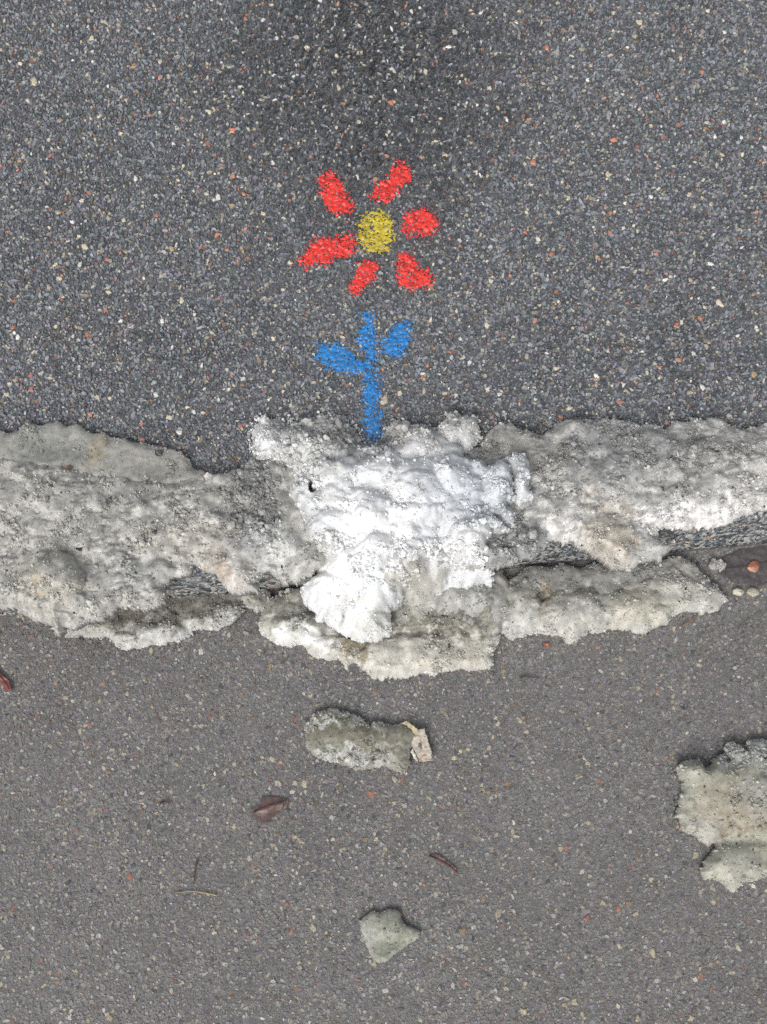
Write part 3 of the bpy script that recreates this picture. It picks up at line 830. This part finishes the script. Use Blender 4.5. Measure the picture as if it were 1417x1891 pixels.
# the white pile in the middle
pile = snow('snow_pile', [(470,768),(486,758),(525,763),(560,771),(585,757),(630,757),(650,776),(662,792),(672,804),(690,808),(704,803),(712,786),(735,766),(760,769),(790,776),(815,786),(840,800),(885,818),(868,832),(882,842),(905,852),(930,836),(950,850),(955,880),(950,920),(940,930),(968,940),(950,976),(925,992),(908,990),(900,1010),(905,1040),(916,1060),(914,1081),(885,1076),(850,1081),(826,1084),(795,1096),(768,1098),(745,1108),(730,1118),(722,1130),(716,1165),(690,1179),(655,1176),(626,1161),(618,1150),(590,1146),(565,1106),(554,1086),(558,1060),(590,1035),(585,1010),(560,962),(536,912),(524,872),(518,850),(495,851),(470,846),(464,800)],
         'both', M_SNOW, 600, 0.105, 0.008, 34,
         holes=[(574,898,5,8),(577,912,7,6)], egrey=0.5,
         domes=[(770,1060,70,40,0.074,0.03),(690,960,170,100,0.122,0.034),(610,945,90,105,0.119,0.032),(815,945,130,85,0.120,0.032),(740,900,200,40,0.121,0.026),(730,1005,115,55,0.117,0.030),
                (570,835,75,52,0.102,0.018),(620,850,70,60,0.107,0.024),(785,830,75,48,0.108,0.022),(690,850,70,40,0.099,0.016),(620,790,45,36,0.094,0.012),(760,795,40,30,0.096,0.014),
                (905,890,44,56,0.116,0.030),(930,960,38,30,0.100,0.018),(862,1000,58,60,0.117,0.034),(885,1050,44,34,0.096,0.035),(830,1030,50,40,0.100,0.03),
                (640,1085,92,72,0.080,0.040),(622,1098,54,48,0.094,0.045),(700,1125,48,56,0.068,0.035),(690,1050,105,50,0.103,0.035),(660,1150,50,32,0.055,0.025)],
         floor=0.0, rough=(3.6, 1.2, 0.3), roughs=[(560,825,70,60,1.6),(590,790,60,40,1.5),(920,965,50,30,1.4),(740,785,60,30,1.2),(600,1015,60,24,1.2),(860,1040,60,30,0.8)],
         colour=WHT, spots=[(690,810,230,48,(0.40,0.405,0.40),0.75),(690,822,95,44,(0.15,0.155,0.15),0.95),(600,785,80,38,(0.24,0.24,0.235),0.9),(560,835,60,40,(0.46,0.465,0.455),0.8),(760,790,50,30,(0.38,0.375,0.36),0.8),(810,840,80,30,(0.58,0.59,0.60),0.6),(590,862,60,20,(0.5,0.5,0.46),0.4),  # upper greys: crumbly grey snow, with the shade of the far slope painted in
                            (925,965,45,26,(0.40,0.42,0.44),0.7),(600,1020,60,18,(0.40,0.40,0.37),0.7),(820,1040,50,22,(0.42,0.42,0.41),0.7),(585,1060,40,26,(0.46,0.455,0.43),0.6),(622,1095,52,46,(0.63,0.635,0.635),0.9),(870,1030,44,44,(0.60,0.605,0.605),0.7),(690,1145,50,36,(0.50,0.50,0.47),0.75),(680,1095,36,40,(0.66,0.68,0.69),0.4),(788,1078,34,22,(0.33,0.325,0.30),0.9),(742,1085,26,26,(0.36,0.35,0.31),0.7),(720,950,125,110,(0.60,0.607,0.61),0.95),(850,920,90,60,(0.42,0.44,0.47),0.6),(590,890,50,50,(0.46,0.465,0.46),0.6),(800,985,40,30,(0.40,0.42,0.44),0.5),(690,930,24,16,(0.42,0.44,0.46),0.5)],  # blue-grey spots put the shading around the white core into the snow colour
         gbase=0.04, lumps=130, lsize=(16, 46), lrise=0.016, lregion=[(525,870),(640,852),(730,862),(850,872),(890,850),(960,830),(985,920),(940,1000),(915,1070),(830,1070),(745,1050),(700,1140),(620,1150),(560,1090),(590,1010),(540,920)], mottle=(0.17, 22, 0.03), pits=0.25, white=0.0, step=0.0009, grains=9000, gsize=1.2, crumbs=[(560,825,60,50),(600,780,60,26),(740,780,50,26),(925,965,50,26),(600,1018,60,20),(830,1040,60,24),(740,1065,40,30),(640,790,40,30)])
tag(pile, 'pile of bright white snow heaped over the kerb at the foot of the painted stem', 'snow pile')
snow('snow_lump', [(468,800),(476,776),(492,768),(512,774),(530,770),(548,786),(554,812),(546,836),(528,834),(508,850),(474,845),(464,822)], 'pave', M_SNOW, 640, 0.096, 0.013, 22,
     adds=[(498,815,34,34,0.008),(535,800,20,22,0.004)], rough=(2.2, 1.6, 0.6), warp=(12, 5), colour=(0.44, 0.445, 0.445), spots=[(530,790,34,26,(0.26,0.265,0.26),0.85),(488,825,26,22,(0.54,0.545,0.545),0.8)], mottle=(0.22, 8, 0.06), grains=700, parent=pile)
snow('snow_lump', [(814,792),(818,770),(838,758),(862,762),(884,760),(895,788),(886,812),(866,828),(846,824),(830,832),(820,812)], 'pave', M_SNOW, 650, 0.096, 0.015, 20,
     adds=[(848,796,30,26,0.006),(875,780,16,18,0.004)], rough=(2.2, 1.4, 0.6), warp=(10, 4), colour=(0.43, 0.43, 0.425), spots=[(855,770,44,14,(0.28,0.28,0.265),0.8),(860,808,26,16,(0.52,0.52,0.515),0.7)], mottle=(0.2, 8, 0.05), grains=450, parent=pile)
snow('snow_lump', [(932,842),(950,829),(972,830),(986,846),(984,866),(978,884),(988,914),(968,926),(948,920),(950,892),(946,866)], 'pave', M_SNOW, 660, 0.112, 0.026, 18,
     adds=[(962,880,22,44,0.012)], rough=(1.0, 0.9, 0.5), colour=(0.50, 0.515, 0.53), spots=[(945,850,14,26,(0.36,0.37,0.38),0.7)], mottle=(0.10, 8, 0.03), parent=pile, grains=250)

# loose chunks on the road
m5 = lambda p: z2p(p, 530, 1270, 300 / 1417)
o = snow('ice_chunk', m5([(160,300),(220,235),(330,185),(400,165),(460,180),(470,215),(540,200),(620,230),(690,270),(680,300),(730,330),(760,295),(850,310),(900,335),(970,320),(1000,300),(1060,330),(1140,370),(1130,430),(1100,480),(1080,560),(1080,640),(1050,740),(940,730),(870,690),(800,690),(720,715),(620,720),(520,690),(440,650),(300,640),(220,590),(170,520),(150,420)]),
         'road', M_ICE, 700, 0.010, 0.016, 26, adds=[(660,1360,90,30,0.004)], rough=(1.0, 0.5, 0.3), warp=(3, 3), colour=(0.22, 0.21, 0.16),
         spots=[(610,1320,46,12,(0.50,0.51,0.49),0.9),(690,1335,50,9,(0.42,0.43,0.40),0.7),(650,1395,70,12,(0.48,0.49,0.46),0.85),(700,1388,60,10,(0.38,0.38,0.34),0.6),(572,1340,9,22,(0.44,0.44,0.41),0.7)], mottle=(0.3, 5, 0.05), white=0.25, step=0.0008, grains=900, gsize=0.8, crumbs=[(650,1395,70,12),(610,1325,50,12),(690,1338,50,8)], tone=0.66)
tag(o, 'oblong dirty ice chunk on the road beside the paper scrap', 'ice')
m7 = lambda p: z2p(p, 1217, 1340, 200 / 1182)
bigc = snow('ice_chunk', m7([(205,460),(270,390),(380,345),(470,385),(515,450),(560,430),(590,375),(640,345),(720,290),(750,200),(790,155),(850,190),(940,240),(1000,150),(1080,150),(1182,155),(1800,200),(1800,1600),(1182,1660),(1080,1700),(950,1720),(870,1790),(830,1820),(740,1780),(640,1690),(540,1690),(475,1590),(520,1470),(630,1330),(640,1290),(540,1305),(470,1280),(370,1200),(270,1150),(250,1080),(230,1020),(160,1010),(205,960),(210,820),(260,720),(240,600),(210,500)]),
         'road', M_ICE, 720, 0.016, 0.022, 20, adds=[(1360,1480,90,70,0.010),(1275,1425,34,30,0.009),(1350,1600,60,40,0.008),(1340,1553,120,13,-0.003)], rough=(1.8, 0.7, 0.25), warp=(4, 3), colour=(0.42, 0.415, 0.335),
         spots=[(1390,1392,70,34,(0.36,0.37,0.35),0.85),(1400,1380,30,14,(0.46,0.47,0.46),0.6),(1350,1372,12,14,(0.48,0.48,0.45),0.6),(1330,1420,30,12,(0.24,0.24,0.2),0.5),(1340,1490,60,46,(0.40,0.36,0.28),0.7),(1400,1470,50,30,(0.45,0.45,0.41),0.6),(1265,1440,34,40,(0.38,0.385,0.33),0.5),(1350,1535,60,8,(0.22,0.18,0.13),0.7),(1330,1515,20,14,(0.26,0.22,0.15),0.6),(1360,1610,50,40,(0.47,0.46,0.41),0.5),(1300,1540,40,16,(0.50,0.50,0.47),0.5)], lumps=14, lsize=(16, 44), lrise=0.004, grit=0.02, roughs=[(1390,1388,70,34,1.2)], crumbs=[(1390,1385,60,28)], mottle=(0.2, 9, 0.06), white=0.2, grains=2600, gsize=1.0, tone=0.64)
tag(bigc, 'large lumpy dirty ice chunk cut off by the right edge of the picture', 'ice')
m8 = lambda p: z2p(p, 620, 1650, 200 / 1417)
o = snow('ice_chunk', m8([(295,350),(430,240),(490,205),(580,240),(690,195),(790,205),(840,230),(860,310),(910,390),(1000,430),(1120,490),(1095,590),(1040,620),(940,700),(850,750),(750,840),(700,880),(560,920),(490,870),(440,790),(400,700),(360,600),(320,450)]),
         'road', M_ICE, 760, 0.008, 0.011, 11, adds=[(725,1710,40,30,0.003),(680,1745,24,40,-0.003),(740,1740,40,16,-0.002)], rough=(1.2, 0.6, 0.3), warp=(2, 1.5), colour=(0.345, 0.355, 0.285), spots=[(690,1700,40,16,(0.38,0.37,0.36),0.5),(680,1730,20,30,(0.42,0.42,0.39),0.5)], mottle=(0.25, 4, 0.03), grains=200, gsize=0.6, white=0.15, step=0.0008, tone=0.56)
tag(o, 'small angular slab of grey ice alone near the bottom of the picture', 'ice')

# ------------------------------------------------------------------ litter: paper, leaves, stems, loose stones
def flat_piece(name, poly, zp, zfun, tintfun, mat, thick=0.0006, parent=None, step=0.0007, warp=1.2, seed=1):
    X, Y = grid(poly, zp, step)
    px, py = to_px(X, Y, zp)
    U, V = X * 1000, Y * 1000
    d = poly_sdf(px + warp * fbm(U / 3, V / 3, seed, 3), py + warp * fbm(U / 3, V / 3, seed + 5, 3), poly)
    mask = d > 0
    Z = zfun(px, py, U, V)
    T = np.clip(tintfun(px, py, U, V), 0.005, 0.9)
    loc = parent.location if parent is not None else Vector((float(X[mask].mean()), float(Y[mask].mean()), 0))
    me = hf_mesh(name, X - loc.x, Y - loc.y, Z - loc.z, mask, Z - thick - loc.z, T, bottom=True)
    o = mesh_obj(name, me, mat, parent)
    if parent is None: o.location = loc
    return o

M_PAPER = mat_vcol('soggy_paper', 0.7, 0.3, 500, 0.15, 0.4, 0.0008)
M_LEAF = mat_vcol('wet_leaf', 0.4, 0.5, 500, 0.2, 0.4, 0.0008)
def paper_tint(px, py, U, V):
    T = np.empty(px.shape + (3,)); T[:] = (0.36, 0.33, 0.28)
    n = fbm(U / 4, V / 4, 31, 4)
    T *= (1 + 0.25 * n)[..., None]
    T[n > 0.42] = (0.24, 0.15, 0.12)
    m = blob(px, py, (776, 1376, 4, 5)) < 1 + n
    T[m] = (0.10, 0.08, 0.075)
    return T
rzp = lambda px, py: road_z(*at(px, py, 0.01))
paper = flat_piece('paper_scrap', m5([(1050,420),(1140,360),(1200,350),(1215,400),(1240,460),(1250,520),(1268,560),(1262,590),(1278,640),(1160,652),(1110,540),(1060,480)]), 0.012,
                   lambda px, py, U, V: rzp(px, py) + 0.009 + (px - 765) * 0.00012 + 0.0012 * fbm(U / 9, V / 9, 5, 3), paper_tint, M_PAPER, thick=0.0011)
tag(paper, 'crumpled scrap of printed paper stuck to the oblong ice chunk', 'paper')
flat_piece('folded_edge', m5([(985,310),(1045,285),(1140,355),(1150,400),(1110,400),(1040,330)]), 0.014,
           lambda px, py, U, V: rzp(px, py) + 0.0135 + 0.0012 * fbm(U / 9, V / 9, 8, 3), lambda px, py, U, V: np.array((0.36, 0.31, 0.2)) * (1 + 0.3 * fbm(U / 4, V / 4, 9, 3))[..., None], M_PAPER, thick=0.0011, parent=paper)
flat_piece('folded_corner', m5([(1075,560),(1100,510),(1150,650),(1110,625)]), 0.010,
           lambda px, py, U, V: rzp(px, py) + 0.0075 + 0.001 * fbm(U / 9, V / 9, 12, 3), lambda px, py, U, V: np.array((0.5, 0.49, 0.42)) * (1 + 0.2 * fbm(U / 4, V / 4, 9, 3))[..., None], M_PAPER, thick=0.0011, parent=paper)

def leaf_tint(rgb, seed):
    def f(px, py, U, V):
        vein = np.minimum(np.abs(np.sin((U * 0.9 + V * 0.35) * 0.55)), np.abs(np.sin((U * 0.2 + V) * 0.6)))
        return np.array(rgb) * ((1 + 0.45 * fbm(U / 6, V / 6, seed, 4)) * (0.62 + 0.38 * np.clip(vein / 0.16, 0, 1)))[..., None]
    return f
l0 = lambda p: z2p(p, 430, 1440, 200 / 1417)
lf = flat_piece('fallen_leaf', l0([(250,480),(250,400),(300,330),(370,340),(360,250),(380,210),(500,215),(620,225),(690,250),(700,290),(670,330),(650,400),(590,450),(520,500),(470,560),(400,590),(340,570),(290,510)]), 0.004,
                lambda px, py, U, V: rzp(px, py) + 0.0022 + 0.0007 * fbm(U / 14, V / 14, 3, 2) + 0.0012 * np.clip(1 - np.abs((py - 1491) + 0.32 * (px - 500)) / 10, 0, 1),
                leaf_tint((0.125, 0.066, 0.06), 41), M_LEAF, thick=0.0008)
tag(lf, 'reddish brown leaf lying under the meltwater, left of centre', 'leaf')
def stalk(name, pts, z, r, mat, parent=None, lift=None):
    P = []
    for i, (a, b) in enumerate(pts):
        x, y = at(a, b, z)
        zz = float(road_z(x, y)) + z + (lift[i] if lift else 0)
        P.append([x, y, zz])
    P = np.array(P)
    # smooth the line a little
    Q = [P[0]]
    for i in range(len(P) - 1):
        for t in (0.33, 0.66, 1.0): Q.append(P[i] * (1 - t) + P[i + 1] * t)
    Q = np.array(Q)
    for _ in range(2): Q[1:-1] = (Q[:-2] + 2 * Q[1:-1] + Q[2:]) / 4
    loc = parent.location if parent is not None else Vector(Q[0])
    n = len(Q)
    rad = [r * (1 - 0.55 * i / (n - 1)) * (1 + 0.12 * math.sin(i * 2.1)) for i in range(n)]
    o = tube(name, [tuple(q - np.array(loc)) for q in Q], rad, mat, parent)
    if parent is None: o.location = loc
    return o
gl = flat_piece('fallen_leaf', [(1332,1030),(1368,1014),(1450,1004),(1450,1074),(1388,1080),(1352,1073),(1326,1058)], 0.004,
                lambda px, py, U, V: rzp(px, py) + 0.0026 + 0.0012 * fbm(U / 12, V / 12, 13, 3), leaf_tint((0.085, 0.07, 0.078), 71), M_LEAF, thick=0.0008)
tag(gl, 'dark purplish leaf under water in the gutter, behind the orange pebble', 'leaf')
M_RIB = mat_plain('leaf_rib', (0.05, 0.022, 0.02), 0.5)
M_TWIG = mat_plain('twig', (0.05, 0.028, 0.022), 0.6)
M_STRAW = mat_plain('straw', (0.27, 0.21, 0.11), 0.5)
M_ORANGE = mat_plain('orange_straw', (0.34, 0.19, 0.06), 0.5)
M_GRASS = mat_plain('grass', (0.17, 0.19, 0.09), 0.5)
M_RED = mat_plain('red_stalk', (0.25, 0.09, 0.07), 0.5)
stalk('midrib', [(1335,1050),(1375,1046),(1450,1030)], 0.0040, 0.0007, M_RIB, gl)
stalk('midrib', l0([(285,420),(380,385),(470,340),(600,310),(700,275)]), 0.0043, 0.0009, M_RIB, lf)
stalk('stalk', l0([(690,280),(735,230),(735,330),(690,400)]), 0.0040, 0.0007, M_RIB, lf)
l1 = lambda p: z2p(p, 0, 1200, 120 / 1417)
lf = flat_piece('fallen_leaf', l1([(-160,380),(0,440),(60,540),(150,600),(215,660),(265,760),(280,850),(240,920),(160,930),(100,890),(60,800),(10,740),(-160,600)]), 0.004,
                lambda px, py, U, V: rzp(px, py) + 0.0052 + 0.001 * fbm(U / 10, V / 10, 3, 2), leaf_tint((0.15, 0.05, 0.045), 51), M_LEAF, thick=0.0008)
tag(lf, 'small dark red leaf at the left edge of the picture', 'leaf')
stalk('midrib', l1([(-100,480),(60,620),(200,860)]), 0.0062, 0.0006, M_RIB, lf)
l2 = lambda p: z2p(p, 740, 1540, 200 / 1417)
lf = flat_piece('fallen_leaf', l2([(350,300),(400,245),(500,270),(600,330),(680,400),(740,440),(740,520),(700,540),(660,470),(560,420),(450,350)]), 0.004,
                lambda px, py, U, V: rzp(px, py) + 0.0028 + 0.0008 * fbm(U / 10, V / 10, 3, 2), leaf_tint((0.10, 0.062, 0.058), 61), M_LEAF, thick=0.0008)
tag(lf, 'narrow dull brown leaf on the road right of centre', 'leaf')
stalk('midrib', l2([(370,290),(520,350),(640,420),(730,500)]), 0.0036, 0.0006, M_RIB, lf)
l3 = lambda p: z2p(p, 300, 1560, 200 / 1417)
tag(stalk('twig', l3([(470,170),(450,260),(430,350),(425,440),(415,520)]), 0.0030, 0.0011, M_TWIG), 'short dark upright twig above the straw stem', 'twig')
tag(stalk('straw_stem', l3([(720,665),(620,640),(500,620),(400,605),(260,620),(130,635)]), 0.0022, 0.0008, M_STRAW), 'thin yellowish straw stem lying left of the small ice slab', 'stem')
l4 = lambda p: z2p(p, 1240, 990, 177 / 1417)
tag(stalk('straw_stem', l4([(150,1330),(240,1290),(340,1210),(440,1150),(520,1110)]), 0.0035, 0.0009, M_ORANGE), 'orange straw stem poking out from under the right ice ledge', 'stem')
tag(stalk('grass_blade', l4([(980,1380),(1090,1260),(1250,1170),(1417,1090),(1600,1000)]), 0.0035, 0.0008, M_GRASS), 'pale green grass blade at the right edge below the kerb', 'grass')
tag(stalk('red_stalk', l4([(1270,750),(1340,730),(1417,690),(1650,600)]), 0.0035, 0.0009, M_RED), 'reddish stalk at the right edge beside the white pebbles', 'stem')
tag(stalk('twig', z2p([(430,640),(520,630),(600,650),(690,640)], 900, 1160, 200 / 1417), 0.0030, 0.0010, M_TWIG), 'tiny black twig on the road below the right ice ledge', 'twig')
tag(stalk('twig', [(296,1483),(306,1481),(316,1484)], 0.0030, 0.0014, M_RIB), 'short reddish twig left of the reddish brown leaf', 'twig')

def pebble(name, px, py, rx, ry, col, zc, seed, parent=None, flat=0.7, rot=0.0):
    me = bpy.data.meshes.new(name)
    import bmesh
    bm = bmesh.new()
    bmesh.ops.create_icosphere(bm, subdivisions=3, radius=1.0)
    co = np.array([v.co[:] for v in bm.verts])
    n = 0.22 * fbm(co[:, 0] * 1.3 + seed, co[:, 1] * 1.3 + co[:, 2], seed, 3) + 0.14 * fbm(co[:, 2] * 2 + seed, co[:, 0] * 2.0 - co[:, 1], seed + 4, 2)
    # flatten some sides so that it reads as broken stone
    rg = np.random.default_rng(seed)
    co = co * (1 + n)[:, None]
    for _ in range(12):
        a = rg.standard_normal(3); a /= np.linalg.norm(a)
        dd = co @ a; over = np.clip(dd - 0.6, 0, None)
        co = co - over[:, None] * a
    k = 0.00055
    co = co * np.array([rx * k, ry * k, (rx + ry) / 2 * k * flat])
    for v, c in zip(bm.verts, co): v.co = c
    bm.to_mesh(me); bm.free()
    o = mesh_obj(name, me, M_CHIP, parent)
    x, y = at(px, py, zc)
    o.location = (x, y, zc); o.rotation_euler = (0, 0, rot)
    o.color = (*col, 1)
    return o
tag(pebble('pebble', 1393, 1047, 19, 13, (0.24, 0.095, 0.055), 0.005, 3, rot=0.6), 'orange pebble in the gutter at the right edge', 'pebble')
tag(pebble('pebble', 1361, 1093, 14, 11, (0.33, 0.31, 0.25), 0.006, 5), 'pale pebble touching the tip of the right ice ledge', 'pebble')
tag(pebble('pebble', 1389, 1092, 15, 12, (0.34, 0.32, 0.25), 0.006, 6), 'pale squarish pebble next to the reddish stalk', 'pebble')
tag(snow('ice_lump', [(1306,1042),(1316,1031),(1334,1034),(1344,1045),(1332,1052),(1312,1052)], 'road', M_ICE, 770, 0.006, 0.009, 12, rough=(0.8, 0.9, 0.6), warp=(3, 2), colour=(0.36,0.36,0.34), mottle=(0.4, 4, 0.1), grains=160, gsize=0.9),
    'small lump of grey slush between kerb and right ice ledge', 'ice')
tag(pebble('pebble', 1010, 1191, 10, 5, (0.50, 0.14, 0.08), 0.0035, 8, rot=-0.4), 'orange stone chip below the notch of the right ice ledge', 'pebble')
tag(pebble('pebble', 293, 836, 7.5, 7.5, (0.012, 0.012, 0.014), KH + 0.011, 9), 'black pebble on the left ice crust', 'pebble')
tag(pebble('pebble', 128, 863, 7, 3.5, (0.15, 0.06, 0.015), KH + 0.013, 10), 'brown speck of grit on the left snow bank', 'pebble')
tag(pebble('pebble', 150, 1014, 13, 6, (0.02, 0.02, 0.02), KH + 0.016, 11, flat=0.5), 'flat black stone sunk in the left snow bank', 'pebble')

GROUPS = {'ice_shelf': 'ice ledges in the gutter', 'ice_chunk': 'loose ice chunks on the road', 'snow_bank': 'grey snow banks on the kerb', 'pebble': 'loose pebbles and grit',
          'fallen_leaf': 'fallen leaves on the road', 'twig': 'small twigs on the road', 'straw_stem': 'stems of straw on the road'}
for o in list(COL.objects):
    k = o.name.split('.')[0]
    if o.parent is None and k in GROUPS: o['group'] = GROUPS[k]
